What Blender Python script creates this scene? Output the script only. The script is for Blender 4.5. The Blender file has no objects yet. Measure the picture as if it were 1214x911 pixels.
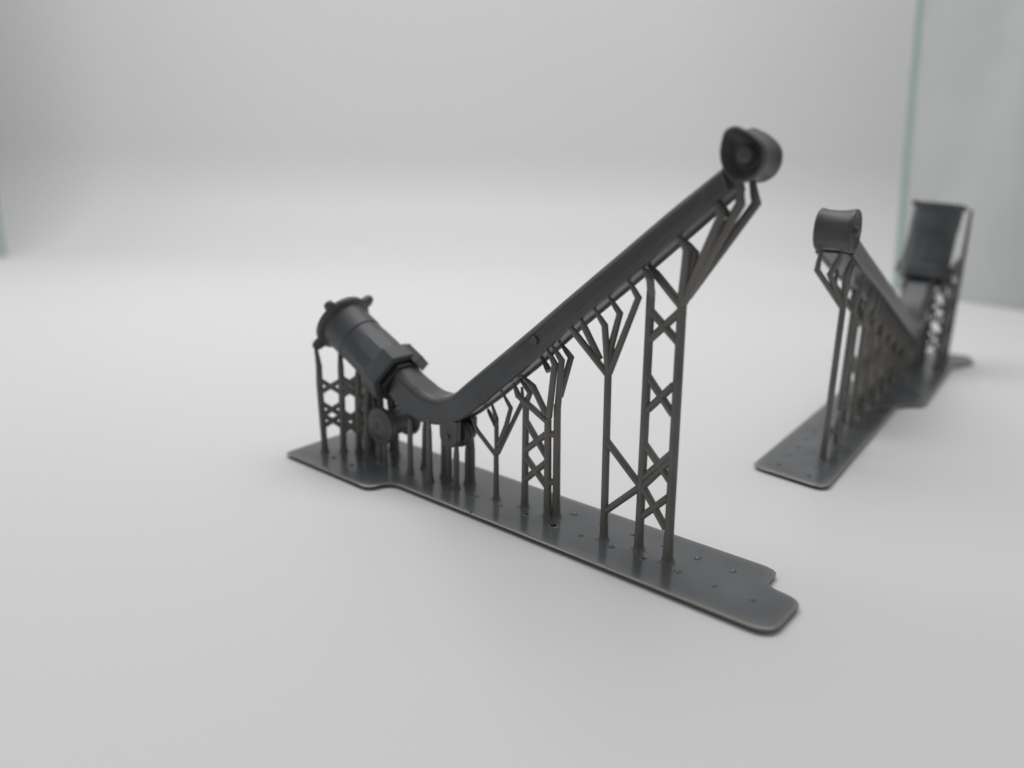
import bpy, bmesh, math, random
from mathutils import Vector, Matrix
random.seed(7)
CM = 0.01                       # everything below is written in centimetres
scene = bpy.context.scene
COL = scene.collection

# ---------------------------------------------------------------- measured shapes (local cm: along, across, up)
ARM_TOP = [(3.07, 1.05, 2.62), (3.21, 1.05, 2.51), (3.41, 1.05, 2.41), (3.61, 1.05, 2.33), (3.83, 1.05, 2.24), (4.08, 1.05, 2.19), (4.45, 1.05, 2.21), (4.82, 1.05, 2.38), (5.11, 1.05, 2.62), (5.58, 1.05, 3.01), (6.37, 1.05, 3.66), (7.09, 1.05, 4.26), (7.76, 1.05, 4.83), (8.88, 1.05, 5.77), (9.82, 1.05, 6.56), (10.32, 1.05, 6.96), (10.71, 1.05, 7.27)]
ARM_BOT = [(2.6, 1.05, 2.06), (2.88, 1.05, 1.85), (3.1, 1.05, 1.72), (3.37, 1.05, 1.6), (3.61, 1.05, 1.53), (3.9, 1.05, 1.5), (4.45, 1.05, 1.57), (4.98, 1.05, 1.77), (5.43, 1.05, 2.09), (5.87, 1.05, 2.44), (6.42, 1.05, 2.92), (6.9, 1.05, 3.33), (7.44, 1.05, 3.83), (7.96, 1.05, 4.31), (9.1, 1.05, 5.3), (10.06, 1.05, 6.16), (10.65, 1.05, 6.7), (10.88, 1.05, 6.91)]
SUPPORTS = [((5.94, 1.35, 0.12), (5.92, 1.35, 1.17), 0.06, [[(5.92, 1.35, 1.15), (5.34, 1.37, 1.58), (5.19, 1.37, 1.82)], [(5.93, 1.35, 1.2), (5.81, 1.47, 1.95), (5.67, 1.47, 2.25)], [(5.9, 1.35, 1.83), (5.38, 1.69, 1.99)], [(5.98, 1.35, 1.4), (6.14, 1.41, 1.87), (6.17, 1.52, 2.25), (5.96, 1.52, 2.51)], [(5.96, 1.35, 1.2), (6.36, 1.68, 2.39), (6.34, 1.68, 2.7)]]), ((6.66, 1.46, 0.12), (6.63, 1.46, 2.55), 0.075, [[(6.63, 1.46, 2.47), (6.72, 1.48, 2.71), (6.45, 1.48, 2.95)]]), ((7.31, 1.43, 0.12), (7.24, 1.43, 2.27), 0.08, [[(7.23, 1.43, 2.21), (6.46, 1.4, 2.62), (6.35, 1.4, 2.85)], [(7.2, 1.43, 2.35), (6.89, 1.36, 2.9), (6.59, 1.36, 3.07)], [(7.26, 1.43, 2.31), (7.53, 1.21, 3.52), (7.36, 1.21, 3.76)], [(7.23, 1.43, 3.28), (7.03, 1.49, 3.47)]]), ((7.47, 1.52, 0.12), (7.4, 1.52, 2.59), 0.08, [[(7.41, 1.52, 2.5), (7.65, 1.27, 3.6), (7.44, 1.27, 3.83)], [(7.46, 1.52, 2.78), (7.7, 1.51, 3.63), (7.46, 1.51, 3.85)]]), ((8.78, 1.35, 0.12), (8.68, 1.35, 3.5), 0.075, [[(8.68, 1.35, 3.48), (8.03, 1.12, 4.24), (7.95, 1.12, 4.33)], [(8.48, 1.35, 3.76), (8.25, 1.15, 4.34), (8.17, 1.15, 4.49)], [(8.68, 1.35, 3.5), (8.68, 1.15, 4.46), (8.44, 1.15, 4.73)], [(8.7, 1.35, 3.56), (8.74, 1.32, 4.08), (8.92, 1.26, 4.7), (8.69, 1.26, 4.95)], [(8.7, 1.35, 3.52), (9.29, 1.25, 5.03), (9.08, 1.25, 5.3)]]), ((9.52, 1.45, 0.12), (9.42, 1.45, 5.15), 0.085, [[(9.43, 1.45, 5.07), (9.53, 1.2, 5.39), (9.38, 1.2, 5.57)]]), ((10.19, 1.38, 0.12), (10.08, 1.38, 5.0), 0.09, [[(10.05, 1.38, 4.99), (9.38, 1.45, 5.56)], [(10.07, 1.38, 5.07), (10.2, 1.18, 5.95), (10.03, 1.18, 6.15)], [(10.19, 1.38, 5.39), (10.27, 1.32, 5.89), (10.01, 1.32, 6.12)], [(10.14, 1.38, 5.13), (10.78, 1.11, 6.52), (10.68, 1.11, 6.72)]])]
WHEEL_BR = [[(10.08, 1.38, 5.0), (11.04, 1.2, 6.72), (11.0, 1.2, 7.03)], [(10.13, 1.45, 5.13), (11.13, 1.6, 6.73), (11.02, 1.6, 7.04)]]
GUSSET = [(10.82, 1.3, 6.53), (10.61, 1.3, 6.76)]
BRACES = [((6.63, 1.46, 2.1), (7.26, 1.43, 1.42)), ((6.65, 1.46, 1.43), (7.24, 1.43, 1.96)), ((6.65, 1.46, 1.29), (7.28, 1.43, 0.77)), ((6.67, 1.46, 0.77), (7.26, 1.43, 1.34)), ((7.24, 1.43, 1.94), (7.42, 1.51, 1.96)), ((7.28, 1.43, 0.89), (7.46, 1.51, 0.92)), ((9.42, 1.45, 4.81), (10.08, 1.38, 4.31)), ((9.46, 1.45, 4.27), (10.05, 1.38, 4.86)), ((9.48, 1.45, 3.58), (10.07, 1.38, 3.0)), ((9.52, 1.45, 2.96), (10.04, 1.38, 3.54)), ((9.51, 1.45, 2.27), (10.11, 1.38, 1.74)), ((9.52, 1.45, 1.6), (10.1, 1.38, 2.26)), ((9.5, 1.45, 1.46), (10.11, 1.38, 0.76)), ((9.51, 1.45, 0.78), (10.1, 1.38, 1.4)), ((8.74, 1.35, 2.17), (9.52, 1.45, 1.38)), ((8.81, 1.35, 0.75), (9.52, 1.45, 1.46)), ((9.52, 1.45, 1.43), (10.11, 1.38, 2.15))]
POSTS = [((2.39, 1.05, 0.12), (2.37, 1.05, 0.6)), ((2.56, 1.06, 0.12), (2.58, 1.06, 0.68)), ((3.44, 1.09, 0.12), (3.45, 1.09, 1.33)), ((3.43, 1.55, 0.12), (3.48, 1.55, 1.28)), ((4.14, 1.06, 0.12), (4.12, 1.06, 1.53)), ((4.21, 1.44, 0.12), (4.22, 1.44, 1.46)), ((4.43, 1.4, 0.12), (4.43, 1.4, 0.98)), ((4.86, 1.19, 0.12), (4.87, 1.19, 1.09)), ((4.87, 1.56, 0.12), (4.87, 1.56, 1.03)), ((4.95, 1.63, 0.12), (4.95, 1.63, 1.09))]
FPOSTS = [[(0.74, 0.62, 0.12), (0.64, 0.62, 2.05), (0.64, 0.62, 2.82)], [(1.07, 0.96, 0.12), (1.1, 0.96, 2.26), (1.08, 0.96, 2.71)], [(1.38, 1.21, 0.12), (1.44, 1.21, 1.61), (1.44, 1.21, 2.27)], [(1.72, 1.36, 0.12), (1.66, 1.36, 1.18), (1.56, 1.36, 1.78)]]
WHEEL = [(10.71, 0.98, 7.51), (10.73, 0.98, 7.69), (10.78, 0.98, 7.82), (10.92, 0.98, 7.88), (11.05, 0.98, 7.84), (11.18, 0.98, 7.78), (11.32, 0.98, 7.68), (11.42, 0.98, 7.56), (11.45, 0.98, 7.45), (11.44, 0.98, 7.31), (11.37, 0.98, 7.17), (11.25, 0.98, 7.08), (11.12, 0.98, 7.04), (10.97, 0.98, 7.07), (10.82, 0.98, 7.2), (10.74, 0.98, 7.36)]
RIVET = (7.11, 1.05, 3.95)

# ---------------------------------------------------------------- materials
def new_mat(name):
    m = bpy.data.materials.new(name); m.use_nodes = True
    nt = m.node_tree; b = nt.nodes['Principled BSDF']
    return m, nt, b

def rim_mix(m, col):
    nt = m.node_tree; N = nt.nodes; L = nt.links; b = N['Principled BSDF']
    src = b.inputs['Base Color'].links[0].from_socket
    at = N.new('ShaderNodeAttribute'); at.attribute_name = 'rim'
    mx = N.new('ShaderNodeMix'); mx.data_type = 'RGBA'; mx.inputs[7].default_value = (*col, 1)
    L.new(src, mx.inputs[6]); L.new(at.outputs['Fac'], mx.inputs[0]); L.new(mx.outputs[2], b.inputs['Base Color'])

def resin(name, base, edge, rough, bevel=0.035, edge_amt=1.0, bump=0.15, nscale=900, streak=0.0, coat=0.0):
    m, nt, b = new_mat(name); N = nt.nodes; L = nt.links
    tc = N.new('ShaderNodeTexCoord')
    n1 = N.new('ShaderNodeTexNoise'); n1.inputs['Scale'].default_value = nscale; n1.inputs['Detail'].default_value = 4
    n2 = N.new('ShaderNodeTexNoise'); n2.inputs['Scale'].default_value = 90; n2.inputs['Detail'].default_value = 3
    L.new(tc.outputs['Object'], n1.inputs['Vector']); L.new(tc.outputs['Object'], n2.inputs['Vector'])
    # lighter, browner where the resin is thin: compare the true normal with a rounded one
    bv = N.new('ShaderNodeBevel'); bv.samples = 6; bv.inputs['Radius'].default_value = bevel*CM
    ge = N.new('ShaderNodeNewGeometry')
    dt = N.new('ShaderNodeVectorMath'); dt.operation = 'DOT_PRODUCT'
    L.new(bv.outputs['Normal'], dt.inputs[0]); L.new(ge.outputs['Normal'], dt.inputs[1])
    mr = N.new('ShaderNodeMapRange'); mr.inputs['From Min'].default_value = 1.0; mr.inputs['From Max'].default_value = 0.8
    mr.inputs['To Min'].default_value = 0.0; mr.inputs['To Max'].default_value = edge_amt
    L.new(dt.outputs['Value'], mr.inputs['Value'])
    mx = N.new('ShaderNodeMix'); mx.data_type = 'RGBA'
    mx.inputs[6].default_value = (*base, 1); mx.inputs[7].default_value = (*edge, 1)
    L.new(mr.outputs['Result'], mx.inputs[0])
    mv = N.new('ShaderNodeMapRange'); mv.inputs['From Min'].default_value = 0.3; mv.inputs['From Max'].default_value = 0.7
    mv.inputs['To Min'].default_value = 0.8; mv.inputs['To Max'].default_value = 1.2
    L.new(n2.outputs['Fac'], mv.inputs['Value'])
    mm = N.new('ShaderNodeVectorMath'); mm.operation = 'SCALE'
    L.new(mx.outputs[2], mm.inputs[0]); L.new(mv.outputs['Result'], mm.inputs['Scale'])
    L.new(mm.outputs[0], b.inputs['Base Color'])
    rr = N.new('ShaderNodeMapRange'); rr.inputs['To Min'].default_value = rough*0.85; rr.inputs['To Max'].default_value = rough*1.2
    L.new(n2.outputs['Fac'], rr.inputs['Value']); L.new(rr.outputs['Result'], b.inputs['Roughness'])
    bp = N.new('ShaderNodeBump'); bp.inputs['Strength'].default_value = bump; bp.inputs['Distance'].default_value = 0.00005
    L.new(n1.outputs['Fac'], bp.inputs['Height'])
    last = bp
    if streak:
        wv = N.new('ShaderNodeTexWave'); wv.wave_type = 'BANDS'; wv.bands_direction = 'X'
        wv.inputs['Scale'].default_value = 260; wv.inputs['Distortion'].default_value = 1.5; wv.inputs['Detail'].default_value = 1
        L.new(tc.outputs['Object'], wv.inputs['Vector'])
        b2 = N.new('ShaderNodeBump'); b2.inputs['Strength'].default_value = streak; b2.inputs['Distance'].default_value = 0.00005
        L.new(wv.outputs['Fac'], b2.inputs['Height']); L.new(bp.outputs['Normal'], b2.inputs['Normal']); last = b2
    L.new(last.outputs['Normal'], b.inputs['Normal'])
    b.inputs['IOR'].default_value = 1.5
    if coat: b.inputs['Coat Weight'].default_value = coat; b.inputs['Coat Roughness'].default_value = 0.25
    return m

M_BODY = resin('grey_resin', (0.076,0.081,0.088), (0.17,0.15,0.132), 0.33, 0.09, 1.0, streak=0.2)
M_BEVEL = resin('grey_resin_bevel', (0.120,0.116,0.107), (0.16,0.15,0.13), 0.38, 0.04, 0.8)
M_CYL  = resin('grey_resin_cylinder', (0.094,0.099,0.105), (0.16,0.15,0.132), 0.45, 0.04, 0.6)
M_DARK = resin('grey_resin_shaded', (0.016,0.017,0.019), (0.03,0.03,0.028), 0.5, 0.03, 0.5)  # same resin, with the shade of the collar groove put into its colour
M_HUB  = resin('grey_resin_hub', (0.085,0.086,0.086), (0.18,0.165,0.14), 0.4, 0.05, 0.8)
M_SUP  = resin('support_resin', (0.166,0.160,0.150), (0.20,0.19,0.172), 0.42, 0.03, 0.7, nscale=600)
M_RAFT = resin('raft_resin', (0.108,0.114,0.120), (0.19,0.185,0.17), 0.19, 0.03, .6, bump=0.05, nscale=300)
rim_mix(M_RAFT, (0.26,0.25,0.225))  # the lit raft edge is painted in as a paler colour
M_PIT  = resin('raft_pit_shade', (0.008,0.008,0.009), (0.01,0.01,0.01), 0.4, 0.02, 0.2)  # near-black dots paint the shade inside the raft holes

# ---------------------------------------------------------------- mesh helpers
class MB:
    """collects shapes in local centimetres, links them as one mesh object in metres"""
    def __init__(s): s.bm = bmesh.new()
    def loft(s, rings, cap=True, mat=0):
        R = [[s.bm.verts.new(Vector(p)*CM) for p in r] for r in rings]
        n = len(R[0])
        for a, b in zip(R, R[1:]):
            for i in range(n):
                f = s.bm.faces.new((a[i], a[(i+1) % n], b[(i+1) % n], b[i])); f.material_index = mat
        if cap:
            for r in (R[0], R[-1]):
                f = s.bm.faces.new(r); f.material_index = mat
        return R
    def tube(s, pts, radii, n=10, phase=0.0):
        pts = [Vector(p) for p in pts]; rings = []
        up = None
        for i, p in enumerate(pts):
            if i == 0: d = pts[1]-pts[0]
            elif i == len(pts)-1: d = pts[-1]-pts[-2]
            else: d = (pts[i+1]-p).normalized()+(p-pts[i-1]).normalized()
            d.normalize()
            if up is None:
                up = Vector((0,1,0)) if abs(d.y) < 0.9 else Vector((1,0,0))
            a = d.cross(up).normalized(); b = a.cross(d).normalized(); up = b
            r = radii[i]
            rings.append([p+a*r*math.cos(t)+b*r*math.sin(t) for t in [phase+2*math.pi*k/n for k in range(n)]])
        s.loft(rings)
    def lathe(s, o, axis, prof, n=32, e1=None, phase=0.0, mat=0):
        o = Vector(o); d = Vector(axis).normalized()
        e1 = (Vector(e1) if e1 else (Vector((0,1,0)) if abs(d.y) < .9 else Vector((1,0,0)))); e1 = (e1-d*e1.dot(d)).normalized(); e2 = d.cross(e1)
        rings = [[o+d*t+(e1*math.cos(q)+e2*math.sin(q))*r for q in [phase+2*math.pi*k/n for k in range(n)]] for t, r in prof]
        s.loft(rings, mat=mat)
    def prism(s, poly, d0, d1, bevel=0.0):
        """poly: list of 3D points in a plane, extruded from +d0 to +d1 (vectors)"""
        c = sum((Vector(p) for p in poly), Vector())/len(poly); d0 = Vector(d0); d1 = Vector(d1)
        if bevel:
            k = lambda p, b: Vector(p)+(c-Vector(p)).normalized()*b
            n = (d1-d0).normalized()*bevel
            s.loft([[k(p,bevel)+d0 for p in poly], [Vector(p)+d0+n for p in poly], [Vector(p)+d1-n for p in poly], [k(p,bevel)+d1 for p in poly]])
        else:
            s.loft([[Vector(p)+d0 for p in poly], [Vector(p)+d1 for p in poly]])
    def build(s, name, mats, parent, smooth=True, angle=35, flip=1):
        if flip == -1:
            for vv in s.bm.verts: vv.co.y *= -1
        bmesh.ops.recalc_face_normals(s.bm, faces=s.bm.faces)
        me = bpy.data.meshes.new(name); s.bm.to_mesh(me); s.bm.free()
        for m in (mats if isinstance(mats, (list, tuple)) else [mats]): me.materials.append(m)
        if smooth:
            me.shade_smooth()
            for pl in me.polygons:
                if len(pl.vertices) > 60: pl.use_smooth = False
            me.set_sharp_from_angle(angle=math.radians(angle))
        o = bpy.data.objects.new(name, me); COL.objects.link(o); o.parent = parent
        return o

def polyround(pts, radii, k=7):
    """round the corners of a closed 2D outline"""
    out = []; n = len(pts)
    for i in range(n):
        p = Vector(pts[i]); a = Vector(pts[i-1])-p; b = Vector(pts[(i+1) % n])-p
        r = radii[i] if isinstance(radii, (list, tuple)) else radii
        ang = a.angle(b); t = min(r/max(math.tan(ang/2), 1e-3), a.length*.49, b.length*.49)
        s0 = p+a.normalized()*t; s1 = p+b.normalized()*t
        for j in range(k+1):
            q = j/k
            out.append(tuple((1-q)**2*s0+2*q*(1-q)*p+q*q*s1))
    return out

def offset2(poly, d):
    out = []; n = len(poly)
    A = sum(poly[i-1][0]*poly[i][1]-poly[i][0]*poly[i-1][1] for i in range(n))
    sg = 1 if A > 0 else -1
    for i in range(n):
        a = Vector(poly[i-1]); b = Vector(poly[(i+1) % n]); t = b-a
        if t.length < 1e-9: out.append(poly[i]); continue
        t.normalize(); nn = Vector((-t.y, t.x))*sg
        out.append((poly[i][0]+nn.x*d, poly[i][1]+nn.y*d))
    return out

def empty(name, loc, rz):
    o = bpy.data.objects.new(name, None); COL.objects.link(o)
    o.location = Vector(loc)*CM; o.rotation_euler = (0,0,rz); o.empty_display_size = 0.01
    return o

def catmull(P, m=6):
    P = [Vector(p) for p in P]; out = []
    for i in range(len(P)-1):
        p0 = P[max(i-1,0)]; p1 = P[i]; p2 = P[i+1]; p3 = P[min(i+2,len(P)-1)]
        for j in range(m):
            t = j/m
            out.append(.5*((2*p1)+(p2-p0)*t+(2*p0-5*p1+4*p2-p3)*t*t+(3*p1-p0-3*p2+p3)*t**3))
    out.append(P[-1]); return out

def resample(P, n):
    P = [Vector(p) for p in P]; L = [0]
    for a, b in zip(P, P[1:]): L.append(L[-1]+(b-a).length)
    out = []; j = 0
    for i in range(n):
        s = L[-1]*i/(n-1)
        while j < len(L)-2 and L[j+1] < s: j += 1
        t = (s-L[j])/max(L[j+1]-L[j], 1e-9); out.append(P[j].lerp(P[j+1], min(max(t,0),1)))
    return out

# ---------------------------------------------------------------- the pieces of one printed part
def make_raft(root, outline, radii, T, bumps, pits, flip):
    poly = polyround(outline, radii)
    mb = MB()
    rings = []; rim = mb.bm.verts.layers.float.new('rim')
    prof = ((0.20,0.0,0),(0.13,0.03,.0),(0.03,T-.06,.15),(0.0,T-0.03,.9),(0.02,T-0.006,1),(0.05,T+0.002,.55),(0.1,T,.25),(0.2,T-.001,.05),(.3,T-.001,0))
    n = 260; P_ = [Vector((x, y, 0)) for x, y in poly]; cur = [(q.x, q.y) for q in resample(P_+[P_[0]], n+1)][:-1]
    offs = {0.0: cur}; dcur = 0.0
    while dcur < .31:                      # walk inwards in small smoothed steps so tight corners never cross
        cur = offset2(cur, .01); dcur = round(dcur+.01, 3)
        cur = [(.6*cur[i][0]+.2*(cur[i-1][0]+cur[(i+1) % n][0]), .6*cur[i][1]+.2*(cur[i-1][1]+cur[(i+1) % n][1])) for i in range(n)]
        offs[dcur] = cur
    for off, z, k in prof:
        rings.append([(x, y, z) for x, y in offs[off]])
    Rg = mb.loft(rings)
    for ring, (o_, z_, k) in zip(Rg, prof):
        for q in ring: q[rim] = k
    for (x, y) in bumps:
        r = random.uniform(.050,.070)
        mb.lathe((x,y,T-.01), (0,0,1), [(0,r*1.5),(.012,r*1.25),(.028,r),(.034,r*.75),(.026,r*.4),(.012,r*.12)], n=14)
        for k in range(2):
            a = random.uniform(0,6.28); q = r*1.7
            mb.lathe((x+q*math.cos(a),y+q*math.sin(a),T-.008), (0,0,1), [(0,.02),(.012,.014),(.018,.004)], n=8)
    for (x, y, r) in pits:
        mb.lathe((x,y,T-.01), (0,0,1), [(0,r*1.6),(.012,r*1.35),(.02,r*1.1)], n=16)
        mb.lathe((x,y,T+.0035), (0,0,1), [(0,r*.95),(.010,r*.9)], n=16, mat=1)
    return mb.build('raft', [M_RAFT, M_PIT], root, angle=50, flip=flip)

def make_arm(root, top, bot, v0, v1, rec, n, flip, mirror_rec=False):
    T = resample(catmull(top), n); B = resample(catmull(bot), n); mb = MB(); rings = []
    for i, (t, b) in enumerate(zip(T, B)):
        s = i/(n-1)
        k = min(1, max(0, (s-rec[0])/.05))*min(1, max(0, (rec[1]-s)/.03))*rec[2]
        P = lambda y, w: (b.x+(t.x-b.x)*w, y, b.z+(t.z-b.z)*w)
        rings.append([P(v0+.07,0), P(v0+.015,.05), P(v0,.12), P(v0,.30), P(v0+k,.35), P(v0+k,.72), P(v0,.77), P(v0+.02,.85), P(v0+.075,.95), P(v0+.14,1.0), P(v0+.2,.985+.015*(k==0)),
                      P(v1-.2,.985+.015*(k==0)), P(v1-.1,1.0), P(v1-.03,.96), P(v1,.88), P(v1,.12), P(v1-.02,.03), P(v1-.07,-.01), P(v1-.12,0.0), P(v1-.14,.07), P(v0+.14,.07), P(v0+.12,0)])
    mb.loft(rings)
    m = len(rings[0]); mb.bm.faces.ensure_lookup_table()
    for k in range((n-1)*m):                       # lighter, browner resin on the upper bevel and its far twin
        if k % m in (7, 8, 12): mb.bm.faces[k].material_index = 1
    return mb.build('strut_arm', [M_BODY, M_BEVEL], root, angle=28, flip=flip)

def branch(mb, pts, r, tip_r=0.028):
    pts = [Vector(p) for p in pts]
    if len(pts) == 2:
        d = pts[1]-pts[0]; q = pts[0]+d*max(0.3, 1-.16/d.length)
        mb.tube([pts[0], q, pts[1]+d.normalized()*.02], [r, r*.95, tip_r*1.3], 8, math.pi/8)
    else:
        e = pts[-1]+(pts[-1]-pts[-2]).normalized()*.02
        mb.tube(pts[:-1]+[pts[-2].lerp(e,.45), e], [r]*(len(pts)-1)+[r*.8, tip_r], 8, math.pi/8)
    e = pts[-1]; mb.lathe(e-Vector((0,0,.02)), (0,0,1), [(0,.01),(.012,.034),(.03,.034),(.042,.01)], n=8)

def make_support(root, foot, top, r, brs, flip, T=.12):
    mb = MB(); f = Vector(foot); t = Vector(top); d = t-f
    mb.tube([f-Vector((0,0,.01)), f+d*(.03/d.length), f+d*(.09/d.length), f+d*min(.5,(.6/d.length)), t],
            [r*1.75, r*1.35, r*1.12, r*1.0, r*.92 if brs else r*.5], 10)
    # squashed resin beads round the foot
    for k in range(5):
        a = k*1.256+random.uniform(-.4,.4); q = r*random.uniform(1.7,2.2)
        mb.lathe((f.x+q*math.cos(a), f.y+q*math.sin(a), T-.008), (0,0,1), [(0,.026),(.012,.02),(.022,.006)], n=8)
    o = mb.build('support_post', M_SUP, root, angle=50, flip=flip)
    for b in brs:
        m2 = MB(); branch(m2, b, r*.88 if len(brs) > 1 else r*.88)
        m2.build('branch', M_SUP, o, angle=50, flip=flip)
    return o

def brace(root, a, b, r, flip, name='cross_brace'):
    mb = MB(); mb.tube([a, b], [r, r], 8, math.pi/8)
    return mb.build(name, M_SUP, root, angle=30, flip=flip)

def make_cylinder(root, F, ax, length, R, flip, e1=(0,1,0), seam=.65, tab=True, fr=None, lc=None, phase=math.pi/8):
    """stepped piston housing with a lugged flange and an eight-sided collar"""
    F = Vector(F); d = Vector(ax).normalized(); Y = Vector((0,1,0)); Y = (Y-d*Y.dot(d)).normalized(); U = d.cross(Y)*-1
    if U.z < 0 or (abs(U.z) < .3 and U.x < 0): U = -U
    n = 48
    mb = MB()
    mb.lathe(F, d, [(.10,R*1.02),(.14,R),(seam-.02,R),(seam,R*.985),(seam+.012,R*.955),(seam+.03,R*.955),(seam+.045,R*.975)], n=n)
    # the lower half turns from round to eight-sided
    rings = []
    for t, r, k in ((seam+.045,R*.975,0),(seam+.25,R*.975,.5),(length*.72,R*.985,1),(length,R*1.0,1)):
        ring = []
        for i in range(n):
            q = 2*math.pi*i/n; oct_ = math.cos(math.pi/12)/math.cos((q % (math.pi/6))-math.pi/12)*1.02
            rr = r*((1-k)+k*oct_); ring.append(F+d*t+(Y*math.cos(q)+U*math.sin(q))*rr)
        rings.append(ring)
    mb.loft(rings)
    cyl = mb.build('piston_cylinder', M_CYL, root, angle=22, flip=flip)
    # flange: rounded disc with four lugs
    mb = MB(); n = 96; rings = []
    def rad(q):
        r = fr or R*1.2
        for k in range(4):
            a = math.pi/4+k*math.pi/2; da = abs((q-a+math.pi) % (2*math.pi)-math.pi)
            c = lc or .9*R/.64; rl = .13
            s = c*math.sin(da)
            if da < 1 and abs(s) < rl: r = max(r, c*math.cos(da)+math.sqrt(rl*rl-s*s))
        return r
    for t, k in ((-.02,-.05),(0,-.01),(.03,0),(.09,0),(.12,-.015),(.14,-.05)):
        rings.append([F+d*t+(Y*math.cos(q)+U*math.sin(q))*(rad(q)+k) for q in [2*math.pi*i/n for i in range(n)]])
    mb.loft(rings)
    for k in range(4):
        a = math.pi/4+k*math.pi/2; c = (lc or .89*R/.64)-.01
        mb.lathe(F+(Y*math.cos(a)+U*math.sin(a))*c+d*(-.03), d, [(0,.05),(.03,.08),(.16,.08),(.19,.05)], n=16)
    mb.build('flange', M_HUB, cyl, angle=40, flip=flip)
    # collar
    mb = MB()
    mb.lathe(F, d, [(length-.03,R*1.05),(length,R*1.16),(length+.03,R*1.19),(length+.42,R*1.22),(length+.45,R*1.18),(length+.45,R*.90),(length+.12,R*.84)], n=6, e1=Y, phase=0)
    mb.build('collar', M_CYL, cyl, angle=25, flip=flip)
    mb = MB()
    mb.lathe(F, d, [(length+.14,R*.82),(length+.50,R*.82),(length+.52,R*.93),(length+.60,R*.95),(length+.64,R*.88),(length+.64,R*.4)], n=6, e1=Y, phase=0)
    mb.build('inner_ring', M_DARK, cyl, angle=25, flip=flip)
    if tab:
        mb = MB()
        for (a, w, h, l0, l1) in ((math.radians(48),.27,.24,length+.10,length+.66),):
            c = (Y*math.cos(a)+U*math.sin(a)); s_ = (-Y*math.sin(a)+U*math.cos(a))
            b0 = F+c*(R*.86)
            poly = [b0-s_*w+c*0, b0+s_*w, b0+s_*w*.8+c*h, b0-s_*w*.8+c*h]
            mb.prism(poly, d*l0, d*l1, .02)
        mb.build('locking_tab', M_CYL, cyl, angle=25, flip=flip)
    return cyl

def make_hub(root, outline, v0, v1, flip, rec=.16, grow=1.0):
    """barrel seen from its open near end: dished face with an axle stub, flared rims"""
    pts = [(p[0], p[2]) for p in outline]
    sm = [(q.x, q.y) for q in (lambda C: [Vector((a.x, a.y, 0)) for a in C])(catmull([Vector((x, z, 0)) for x, z in pts+[pts[0]]], 6))][:-1]
    cx = sum(p[0] for p in sm)/len(sm); cz = sum(p[1] for p in sm)/len(sm)
    mb = MB(); rings = []
    def ring(y, k, g=1.0): return [(cx+(x-cx)*k, y, cz+(z-cz)*k) for x, z in sm]
    W = v1-v0
    for y, k in ((v0+rec,.30),(v0+rec,.55),(v0+rec*.7,.72),(v0+.03,.88),(v0,.94),(v0+.02,.99),(v0+.07,1.0),(v0+.14,.97),(v0+.2,.94),(v0+W*.5,.94*grow),(v1-.17,.96*grow),(v1-.1,1.01*grow),(v1-.03,1.03*grow),(v1,.98*grow),(v1-.02,.8*grow),(v1-.08,.3*grow)):
        rings.append(ring(y, k))
    mb.loft(rings)
    hub = mb.build('wheel_hub', M_HUB, root, angle=40, flip=flip)
    mb = MB()
    mb.lathe((cx+.02, v0+rec-.01, cz-.01), (0,-1,0), [(0,.16),(.05,.15),(.07,.13),(.13,.12),(.15,.09),(.15,.03)], n=24)
    mb.build('axle_stub', M_HUB, hub, angle=40, flip=flip)
    return hub, (cx, cz)

def make_roller(root, c, v0, v1, r, flip):
    mb = MB()
    W = v1-v0
    mb.lathe((c[0], v0, c[1]), (0,1,0), [(.03,.02),(.03,.10),(.0,.12),(-.01,r*.62),(.03,r*.80),(.02,r*.90),(.05,r*.98),(.10,r),(.16,r*.96),(.18,r*.80),(.20,r*.70),(W-.2,r*.70),(W-.18,r*.85),(W-.14,r*.95),(W-.04,r*.98),(W,r*.9),(W,r*.1)], n=44)
    o = mb.build('roller', M_BODY, root, angle=40, flip=flip)
    return o

# ================================================================ FIRST PRINT
P1 = empty('resin_print', (-5.735, 18.473, 0), math.radians(-39.7))
P1['label'] = 'sharp dark grey resin part in front, standing on a raft with a notched right end'
P1['category'] = 'resin print'
P1['group'] = 'grey resin parts still on their print supports'
out1 = [(0.02,-.12),(3.36,-.14),(3.44,.44),(7,.43),(12.62,.37),(12.63,1.76),(11.93,1.80),(11.92,2.50),(6,2.51),(-.12,2.52)]
rad1 = [.16,.34,.34,.3,.42,.34,.16,.26,.3,.22]
pit = .716
bumps1 = [(5.5+pit*k,1.17) for k in (0,1,5,7,8,9)]+[(7.66,1.9),(9.1,1.9),(9.82,1.9),(10.54,1.88),(11.26,1.87),(1.25,.49),(1.98,.47),(8.38,1.9),(6.95,1.9)]
pits1 = [(2.75,1.2,.09),(6.25,1.15,.045),(6.94,1.19,.055),(7.69,1.14,.075),(8.38,1.14,.055),(9.8,1.17,.05),(9.05,1.19,.03)]
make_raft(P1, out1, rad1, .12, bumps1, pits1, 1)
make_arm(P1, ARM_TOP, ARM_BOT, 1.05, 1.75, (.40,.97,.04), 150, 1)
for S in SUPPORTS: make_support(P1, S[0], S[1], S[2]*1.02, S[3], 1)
for pts in WHEEL_BR:
    mb = MB(); mb.tube([pts[0], pts[1], Vector(pts[1]).lerp(Vector(pts[2]),.4), Vector(pts[2])+Vector((0,0,.06))], [.085,.085,.07,.05], 8, math.pi/8)
    mb.build('branch', M_SUP, P1, angle=50)
brace(P1, GUSSET[0], GUSSET[1], .055, 1, 'branch')
for a, b in BRACES: brace(P1, a, b, .074, 1)
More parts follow.
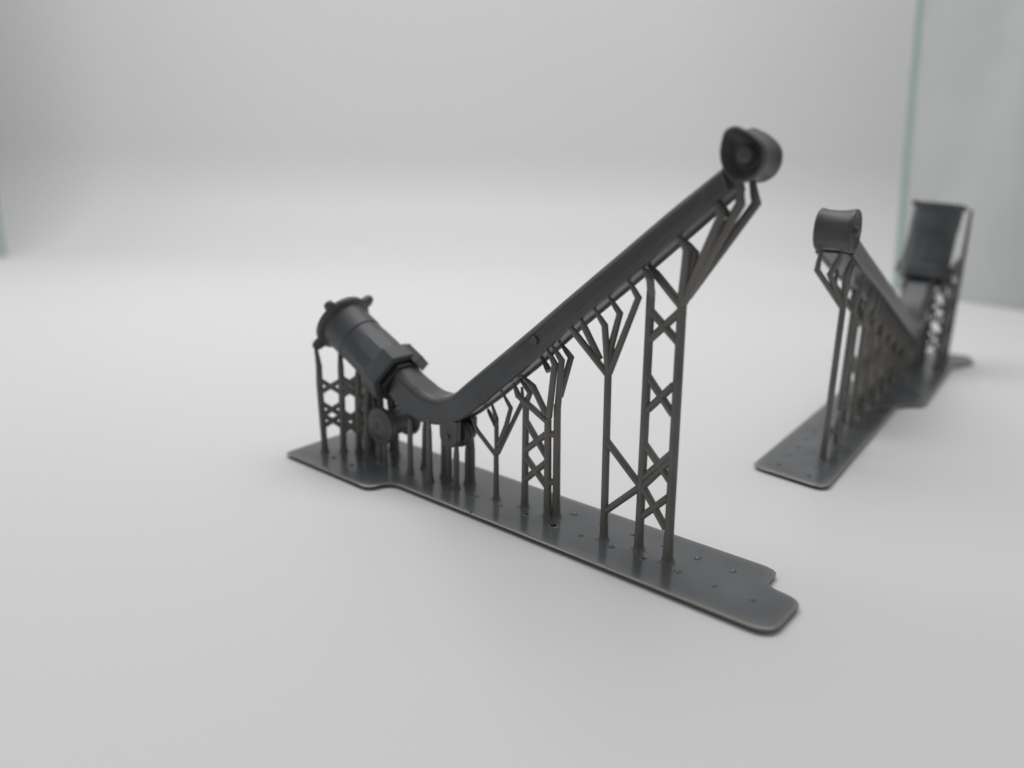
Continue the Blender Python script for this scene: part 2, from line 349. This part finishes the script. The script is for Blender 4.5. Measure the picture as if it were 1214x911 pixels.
for f, t in POSTS:
    mb = MB(); F = Vector(f); Tt = Vector(t); d = Tt-F; r = .07
    mb.tube([F-Vector((0,0,.01)), F+d*.06, F+d*.16, F+d*.85, Tt+Vector((0,0,.14))], [r*1.6, r*1.2, r, r*.95, r*.6], 10)
    mb.build('support_post', M_SUP, P1, angle=50)
# posts under the flange and cylinder, with their lattice
fp = [[(.74,.62,.12),(.66,.62,1.9),(.62,.66,2.35),(.45,.72,2.75)],
      [(1.07,.96,.12),(1.09,.96,1.5),(1.10,.96,2.35),(.98,1.05,2.78)],
      [(1.38,1.21,.12),(1.40,1.21,1.3),(1.44,1.21,2.1),(1.42,1.25,2.45)],
      [(1.72,1.36,.12),(1.70,1.36,1.2),(1.66,1.36,1.9),(1.66,1.36,2.3)],
      [(.62,2.05,.12),(.6,2.05,1.6),(.55,2.05,2.3),(.42,2.0,2.75)],
      [(1.25,1.8,.12),(1.22,1.8,1.3),(1.2,1.75,2.1),(1.2,1.65,2.6)],
      [(2.05,1.45,.12),(2.03,1.45,.8),(2.0,1.45,1.5),(2.0,1.45,2.1)],
      [(1.5,1.75,.12),(1.5,1.75,.8),(1.5,1.7,1.6),(1.5,1.6,2.4)],
      [(2.25,1.7,.12),(2.25,1.7,.8),(2.25,1.65,1.4),(2.25,1.6,2.0)],
      [(1.85,1.1,.12),(1.85,1.1,.8),(1.82,1.15,1.3),(1.8,1.2,2.1)],
      [(1.95,1.85,.12),(1.95,1.85,.8),(1.93,1.8,1.6),(1.9,1.7,2.2)]]
for pts in fp:
    mb = MB(); r = .085
    p0 = Vector(pts[0])
    mb.tube([p0-Vector((0,0,.01)), p0+Vector((0,0,.05)), p0+Vector((0,0,.14)), pts[1], pts[2], Vector(pts[3])], [r*1.6,r*1.2,r,r,r*.95,r*.6], 10)
    mb.build('support_post', M_SUP, P1, angle=50)
def lattice(root, A, B, levels, r, flip, h=.42):
    A = [Vector(q) for q in A]; B = [Vector(q) for q in B]
    def at(P, z):
        t = (z-P[0].z)/(P[1].z-P[0].z); return P[0].lerp(P[1], t)
    for z in levels:
        brace(root, at(A,z-h/2), at(B,z+h/2), r, flip); brace(root, at(A,z+h/2), at(B,z-h/2), r, flip)
lattice(P1, fp[0][:2], fp[1][:2], (.95,1.25,1.85), .065, 1, .34)
lattice(P1, fp[1][:2], fp[2][:2], (.8,1.05,1.75,1.95), .075, 1, .28)
lattice(P1, fp[2][:2], fp[3][:2], (.8,1.05,1.5), .075, 1, .28)
lattice(P1, fp[4][:2], fp[5][:2], (.9,1.6), .07, 1, .5)
lattice(P1, fp[5][:2], fp[3][:2], (.9,1.5), .07, 1, .4)
AX1 = (math.cos(math.radians(-28)),0,math.sin(math.radians(-28)))
make_cylinder(P1, (.65,1.4,3.40), AX1, 1.88, .62, 1, seam=.84, lc=.855, fr=.76)
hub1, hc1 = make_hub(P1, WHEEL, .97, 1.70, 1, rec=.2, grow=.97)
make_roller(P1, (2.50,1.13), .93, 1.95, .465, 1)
# hinge lugs under the bend
def lug(root, cu, cz, top_z, w, y0, y1, flip, name='hinge_lug'):
    poly = [(cu-w,0,top_z)]+[(cu+w*math.cos(q), 0, cz+w*math.sin(q)) for q in [math.pi+math.pi*k/14 for k in range(15)]]+[(cu+w,0,top_z)]
    mb = MB(); mb.prism(poly, (0,y0,0), (0,y1,0), .02); o = mb.build(name, M_BODY, root, angle=35, flip=flip)
    m2 = MB(); m2.lathe((cu,y0,cz), (0,-1,0), [(-.02,.07),(.03,.07),(.045,.055),(.045,.01)], n=16); m2.build('pin', M_BODY, o, angle=35, flip=flip)
    return o
lug(P1, 4.72, 1.37, 1.75, .27, 1.06, 1.22, 1)
lug(P1, 4.72, 1.40, 1.75, .27, 1.64, 1.76, 1)
mb = MB(); mb.lathe((4.74,1.34,1.36), (0,1,0), [(0,.03),(0,.24),(.02,.29),(.05,.31),(.09,.31),(.11,.27),(.15,.27),(.17,.31),(.22,.31),(.25,.28),(.25,.03)], n=36)
mb.build('pulley', M_BODY, P1, angle=40)
mb = MB(); mb.lathe((RIVET[0],1.105,RIVET[2]), (0,-1,0), [(0,.085),(.060,.085),(.07,.075),(.071,.01)], n=24); mb.build('rivet', M_BODY, P1, angle=35)
mb = MB(); mb.lathe((5.98,.47,.11), (0,0,1), [(0,.02),(.02,.03),(.04,.01)], n=8); mb.build('resin_fleck', M_HUB, P1)

# ================================================================ SECOND PRINT (its wheel end faces the camera; mirrored across)
A2 = math.radians(54+180)
P2 = empty('resin_print', (15.180, 26.730, 0), A2)
P2['label'] = 'blurred grey resin part behind at the right, upright cylinder beside the side panel'
P2['category'] = 'resin print'
P2['group'] = 'grey resin parts still on their print supports'
F2 = -1
out2 = [(12.75,.38),(12.36,2.30),(6,2.30),(-4.9,2.4),(-5.3,-.6),(-4.0,-.85),(-2.9,-.28),(0,-.3),(3.6,-.3),(4.3,.38),(8,.38)]
rad2 = [.3,.3,.3,.3,.3,.3,.2,.2,.35,.35,.3]
bumps2 = [(11.89-.8*k,1.78) for k in range(8)]+[(12.2,.95),(11.5,1.0)]
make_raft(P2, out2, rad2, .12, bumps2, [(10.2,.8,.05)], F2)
top2 = [(10.95,0,5.85),(9.5,0,5.36),(8,0,4.86),(6.5,0,4.36),(5,0,3.86),(3.5,0,3.36),(2,0,2.86),(.9,0,2.5),(.1,0,2.3),(-.6,0,2.35),(-1.2,0,2.65),(-1.8,0,3.15),(-2.4,0,3.75)]
bot2 = [(11.2,0,5.35),(9.7,0,4.80),(8.1,0,4.28),(6.6,0,3.78),(5.1,0,3.26),(3.6,0,2.75),(2.1,0,2.22),(.9,0,1.78),(-.1,0,1.50),(-1.1,0,1.52),(-2.0,0,1.95),(-2.7,0,2.6),(-3.1,0,3.3)]
make_arm(P2, top2, bot2, .80, 1.70, (.02,.60,.02), 130, F2)
def zb(x):
    for a, b in zip(bot2, bot2[1:]):
        if b[0] <= x <= a[0]: return a[2]+(b[2]-a[2])*(a[0]-x)/(a[0]-b[0])
    return 1.5
posts2 = [(10.85,.97,4.05,.085),(9.45,1.02,3.76,.08),(7.7,1.05,3.1,.08),(7.3,1.35,3.0,.08),(6.6,1.0,2.85,.08),(5.9,1.35,2.6,.08),(5.2,.98,2.3,.08),(4.5,1.35,2.1,.08),(3.8,1.0,1.9,.08),(3.1,1.3,1.6,.08),(2.4,1.0,1.35,.08),(1.7,1.3,1.15,.08),(1.0,1.0,1.0,.08),(.2,1.25,.9,.08)]
posts2 = posts2[:3]+[q for a, b in zip(posts2[3:], posts2[4:]) for q in (a, ((a[0]+b[0])/2, 1.17, (a[2]+b[2])/2+.15, .07))]
for i, (x, y, z, r) in enumerate(posts2):
    brs = []
    if i == 0:
        brs = [[(x,y,z),(11.55,1.5,5.0),(11.5,1.48,5.46)],[(x,y,z),(11.35,1.25,4.9),(11.3,1.05,5.46)],[(x,y,z),(10.6,1.0,4.8),(10.45,.95,zb(10.45)-.02)],[(x,y,z),(11.1,.95,4.9),(10.9,.9,5.24)]]
    else:
        for k, du in enumerate((-.55,-.2,.25,.6) if i > 2 else (-.5,.1,.5)):
            xx = x+du; yy = .88+.54*((k+i) % 2); zt = zb(xx)
            brs.append([(x,y,z),(xx+.12,yy,zt-.38),(xx,yy,zt-.02)])
    make_support(P2, (x,y,.12), (x,y,z), r, brs, F2)
for i, (a, b) in enumerate(zip(posts2, posts2[1:])):
    h = min(a[2], b[2])
    if i == 0: h = 1.3
    if i == 1: continue
    for z in [q for q in (.75,1.9,2.9) if q < h-.3]:
        brace(P2, (a[0],a[1],z-.35), (b[0],b[1],z+.35), .055, F2)
        brace(P2, (a[0],a[1],z+.35), (b[0],b[1],z-.35), .055, F2)
wh2 = [(11.45+.5*math.cos(q)*(1.0), .76, 5.94+.5*math.sin(q)) for q in [2*math.pi*k/12 for k in range(12)]]
make_hub(P2, wh2, .76, 1.60, F2, rec=.10, grow=.96)
AX2 = (.10,.07,-.993)
make_cylinder(P2, (-3.05,1.12,6.15), AX2, 2.25, .84, F2, seam=.95, tab=False, fr=.96, lc=1.02)
gp = [(-3.5,.10),(-2.1,.22),(-3.7,1.6),(-2.8,.18),(-3.2,.85),(-2.3,1.6)]
tops = (5.98,3.4,3.4,3.9,3.6,3.2)
for (x, y), zt in zip(gp, tops):
    mb = MB(); r = .085; y_t = y if zt > 5 else y+.25
    mb.tube([(x,y,.11),(x,y,.2),(x,y,.3),(x,y,zt*.7),(x,y_t,zt)], [r*1.6,r*1.2,r,r,r*.7], 10)
    mb.build('support_post', M_SUP, P2, angle=50, flip=F2)
for k, (x, y) in enumerate([(-.3,1.0),(-.5,1.5),(-.9,1.25),(-1.2,.9),(-1.3,1.6),(-1.6,1.2),(-1.9,.85),(-2.1,1.5),(-2.5,1.1),(.5,1.6),(1.2,1.6),(2.0,1.6),(2.8,1.6),(-2.7,1.6),(-3.2,1.5),(-3.0,1.9)]):
    zt = [q for q in (1.55,1.55,1.6,1.65,1.7,1.85,2.0,2.2,2.5,1.75,2.0,2.25,2.5,2.6,3.5,3.6)][k]
    mb = MB(); r = .09
    mb.tube([(x,y,.11),(x,y,.2),(x,y,.3),(x,y,zt-.3),(x,y,zt)], [r*1.6,r*1.2,r,r,r*.7], 10)
    mb.build('support_post', M_SUP, P2, angle=50, flip=F2)
def L2(i, j, lv, h=.6): lattice(P2, [(gp[i][0],gp[i][1],.12),(gp[i][0],gp[i][1],4)], [(gp[j][0],gp[j][1],.12),(gp[j][0],gp[j][1],4)], lv, .06, F2, h)
L2(0,3,(1.0,2.0,3.0,3.9)); L2(3,1,(.9,1.9,2.9,3.8)); L2(3,4,(1.2,2.3,3.3)); L2(1,4,(.9,1.9,3.0)); L2(5,4,(1.3,2.6))
lug(P2, -.6, 1.15, 1.5, .2, .84, .98, F2)
make_roller(P2, (-2.6,1.4), .9, 1.7, .4, F2)

# ================================================================ THE SETTING
def paper(name, col, rough, spec=.3, mottle=.03, wr=0.0, wscale=8):
    m, nt, b = new_mat(name); N = nt.nodes; L = nt.links
    tc = N.new('ShaderNodeTexCoord'); n = N.new('ShaderNodeTexNoise'); n.inputs['Scale'].default_value = 9; n.inputs['Detail'].default_value = 5
    L.new(tc.outputs['Object'], n.inputs['Vector'])
    mr = N.new('ShaderNodeMapRange'); mr.inputs['To Min'].default_value = 1-mottle; mr.inputs['To Max'].default_value = 1+mottle
    L.new(n.outputs['Fac'], mr.inputs['Value'])
    sc = N.new('ShaderNodeVectorMath'); sc.operation = 'SCALE'; sc.inputs[0].default_value = col
    L.new(mr.outputs['Result'], sc.inputs['Scale']); L.new(sc.outputs[0], b.inputs['Base Color'])
    b.inputs['Roughness'].default_value = rough; b.inputs['Specular IOR Level'].default_value = spec
    f = N.new('ShaderNodeTexNoise'); f.inputs['Scale'].default_value = 1500; L.new(tc.outputs['Object'], f.inputs['Vector'])
    bp = N.new('ShaderNodeBump'); bp.inputs['Strength'].default_value = .05; bp.inputs['Distance'].default_value = .0001
    L.new(f.outputs['Fac'], bp.inputs['Height']); last = bp
    if wr:
        w = N.new('ShaderNodeTexVoronoi'); w.feature = 'SMOOTH_F1'; w.inputs['Scale'].default_value = wscale
        L.new(tc.outputs['Object'], w.inputs['Vector'])
        b2 = N.new('ShaderNodeBump'); b2.inputs['Strength'].default_value = wr; b2.inputs['Distance'].default_value = .01
        L.new(w.outputs['Distance'], b2.inputs['Height']); L.new(bp.outputs['Normal'], b2.inputs['Normal']); last = b2
    L.new(last.outputs['Normal'], b.inputs['Normal'])
    return m
M_SHEET = paper('white_sheet', (.81,.81,.81), .45, .35, .012)
M_EDGE = paper('green_sheet_edge', (.30,.45,.37), .4)
M_WALL = paper('silver_lining', (.58,.595,.60), .36, .5, .05, .45, 16)

# white sheet: table, then a sweep that curves up into the backdrop
Y0, Rs, H = 60.0, 8.5, 70.0
prof = [(y,0) for y in (-25,-10,0,8,14,20,28,36,46,54,Y0)]
prof += [(Y0+Rs*math.sin(q), Rs*(1-math.cos(q))) for q in [math.pi/2*k/24 for k in range(1,25)]]
prof += [(Y0+Rs, z) for z in (14,20,28,40,55,H)]
def make_sheet(name, rows_, w):
    bm = bmesh.new(); nx = 24; rows = []
    for (y, z) in rows_:
        rows.append([bm.verts.new(Vector((-w+2*w*k/nx, y, z))*CM) for k in range(nx+1)])
    for r, s_ in zip(rows, rows[1:]):
        for k in range(nx): bm.faces.new((r[k], r[k+1], s_[k+1], s_[k]))
    me = bpy.data.meshes.new(name); bmesh.ops.recalc_face_normals(bm, faces=bm.faces); bm.to_mesh(me); bm.free()
    me.shade_smooth(); me.materials.append(M_SHEET)
    o = bpy.data.objects.new(name, me); COL.objects.link(o); o['kind'] = 'structure'
    return o
make_sheet('table_surface', prof[:11], 75)
make_sheet('backdrop', prof[10:], 75)

def glass_mat():
    m, nt, b = new_mat('frosted_pane'); N = nt.nodes; L = nt.links
    tc = N.new('ShaderNodeTexCoord')
    n = N.new('ShaderNodeTexNoise'); n.inputs['Scale'].default_value = 14; n.inputs['Detail'].default_value = 5; n.inputs['Distortion'].default_value = .6
    mp = N.new('ShaderNodeMapping'); mp.inputs['Rotation'].default_value = (.3,.5,.2); mp.inputs['Scale'].default_value = (1,1,.35)
    L.new(tc.outputs['Object'], mp.inputs['Vector']); L.new(mp.outputs['Vector'], n.inputs['Vector'])
    cr = N.new('ShaderNodeMapRange'); cr.inputs['From Min'].default_value = .35; cr.inputs['From Max'].default_value = .7
    cr.inputs['To Min'].default_value = .64; cr.inputs['To Max'].default_value = .80
    L.new(n.outputs['Fac'], cr.inputs['Value'])
    cc = N.new('ShaderNodeVectorMath'); cc.operation = 'SCALE'; cc.inputs[0].default_value = (.99,1.0,1.0)
    L.new(cr.outputs['Result'], cc.inputs['Scale']); L.new(cc.outputs[0], b.inputs['Base Color'])
    v_ = N.new('ShaderNodeTexVoronoi'); v_.inputs['Scale'].default_value = 55; L.new(tc.outputs['Object'], v_.inputs['Vector'])
    bp = N.new('ShaderNodeBump'); bp.inputs['Strength'].default_value = .25; bp.inputs['Distance'].default_value = .002
    L.new(v_.outputs['Distance'], bp.inputs['Height']); L.new(bp.outputs['Normal'], b.inputs['Normal'])
    b.inputs['Roughness'].default_value = .3
    tr = N.new('ShaderNodeBsdfTransparent'); tr.inputs['Color'].default_value = (.93,.97,.95,1)
    mx = N.new('ShaderNodeMixShader'); mx.inputs[0].default_value = .72
    L.new(tr.outputs[0], mx.inputs[1]); L.new(b.outputs[0], mx.inputs[2])
    L.new(mx.outputs[0], N['Material Output'].inputs['Surface'])
    return m
M_GLASS = glass_mat()
def pane(a, b, h, label, lean=0.0):
    a = Vector((a[0],a[1],0)); b = Vector((b[0],b[1],0)); d = (b-a).normalized(); n = Vector((-d.y,d.x,0)); t = .35
    root = empty('glass_panel', a, 0); root['label'] = label; root['category'] = 'glass panel'
    D = b-a; up = Vector((-lean*h,0,h)); g = Vector((0,0,.02))
    mb = MB(); mb.loft([[d*.32+g, D+g, D+n*t+g, d*.32+n*t+g], [d*.32+up, D+up, D+n*t+up, d*.32+n*t+up]])
    mb.build('pane', M_GLASS, root, smooth=False)
    mb = MB(); mb.loft([[g, d*.3+g, d*.3+n*t+g, n*t+g], [up, d*.3+up, d*.3+n*t+up, n*t+up]])
    mb.build('edge', M_EDGE, root, smooth=False)
pane((24.5,49.5), (38.16,26.06), 60, 'pale frosted glass panel with a green edge standing behind the blurred part at the right', .065)
pane((-39.2,59.2), (-47,44), 40, 'glass panel of which only a thin green edge shows at the left border')

# ================================================================ LIGHT
def area(name, loc, target, sx, sy, power, col):
    l = bpy.data.lights.new(name, 'AREA'); l.shape = 'RECTANGLE'; l.size = sx*CM; l.size_y = sy*CM
    l.spread = math.radians(158); l.energy = power; l.color = col
    o = bpy.data.objects.new(name, l); COL.objects.link(o); o.location = Vector(loc)*CM
    o.rotation_euler = (Vector(target)-Vector(loc)).to_track_quat('-Z','Y').to_euler()
    return o
area('light_box_lamp', (-4,38,56), (-4,33,0), 100, 36, 2.8, (1,.993,.99))
w = bpy.data.worlds.new('World'); scene.world = w; w.use_nodes = True
w.node_tree.nodes['Background'].inputs[0].default_value = (.98,.99,1,1); w.node_tree.nodes['Background'].inputs[1].default_value = .21

# ================================================================ CAMERA
cd = bpy.data.cameras.new('camera'); cam = bpy.data.objects.new('camera', cd); COL.objects.link(cam)
cd.sensor_width = 36; cd.lens = 36*910/1214; cd.clip_start = .005; cd.clip_end = 50
p = math.radians(15.7); r = math.radians(1.0)
fwd = Vector((0,math.cos(p),-math.sin(p))); right = Vector((1,0,0)); up = right.cross(fwd)
Rt = right*math.cos(r)+up*math.sin(r); Up = -right*math.sin(r)+up*math.cos(r)
mw = Matrix((Rt, Up, -fwd)).transposed().to_4x4(); mw.translation = Vector((0,0,7.2))*CM
cam.matrix_world = mw
cd.dof.use_dof = True; cd.dof.focus_distance = .152; cd.dof.aperture_fstop = 8.6
scene.camera = cam
scene.view_settings.view_transform = 'Standard'; scene.view_settings.look = 'None'; scene.view_settings.exposure = 0
scene.render.resolution_x = 1024; scene.render.resolution_y = 768
scene.cycles.use_denoising = True
scene.cycles.max_bounces = 8
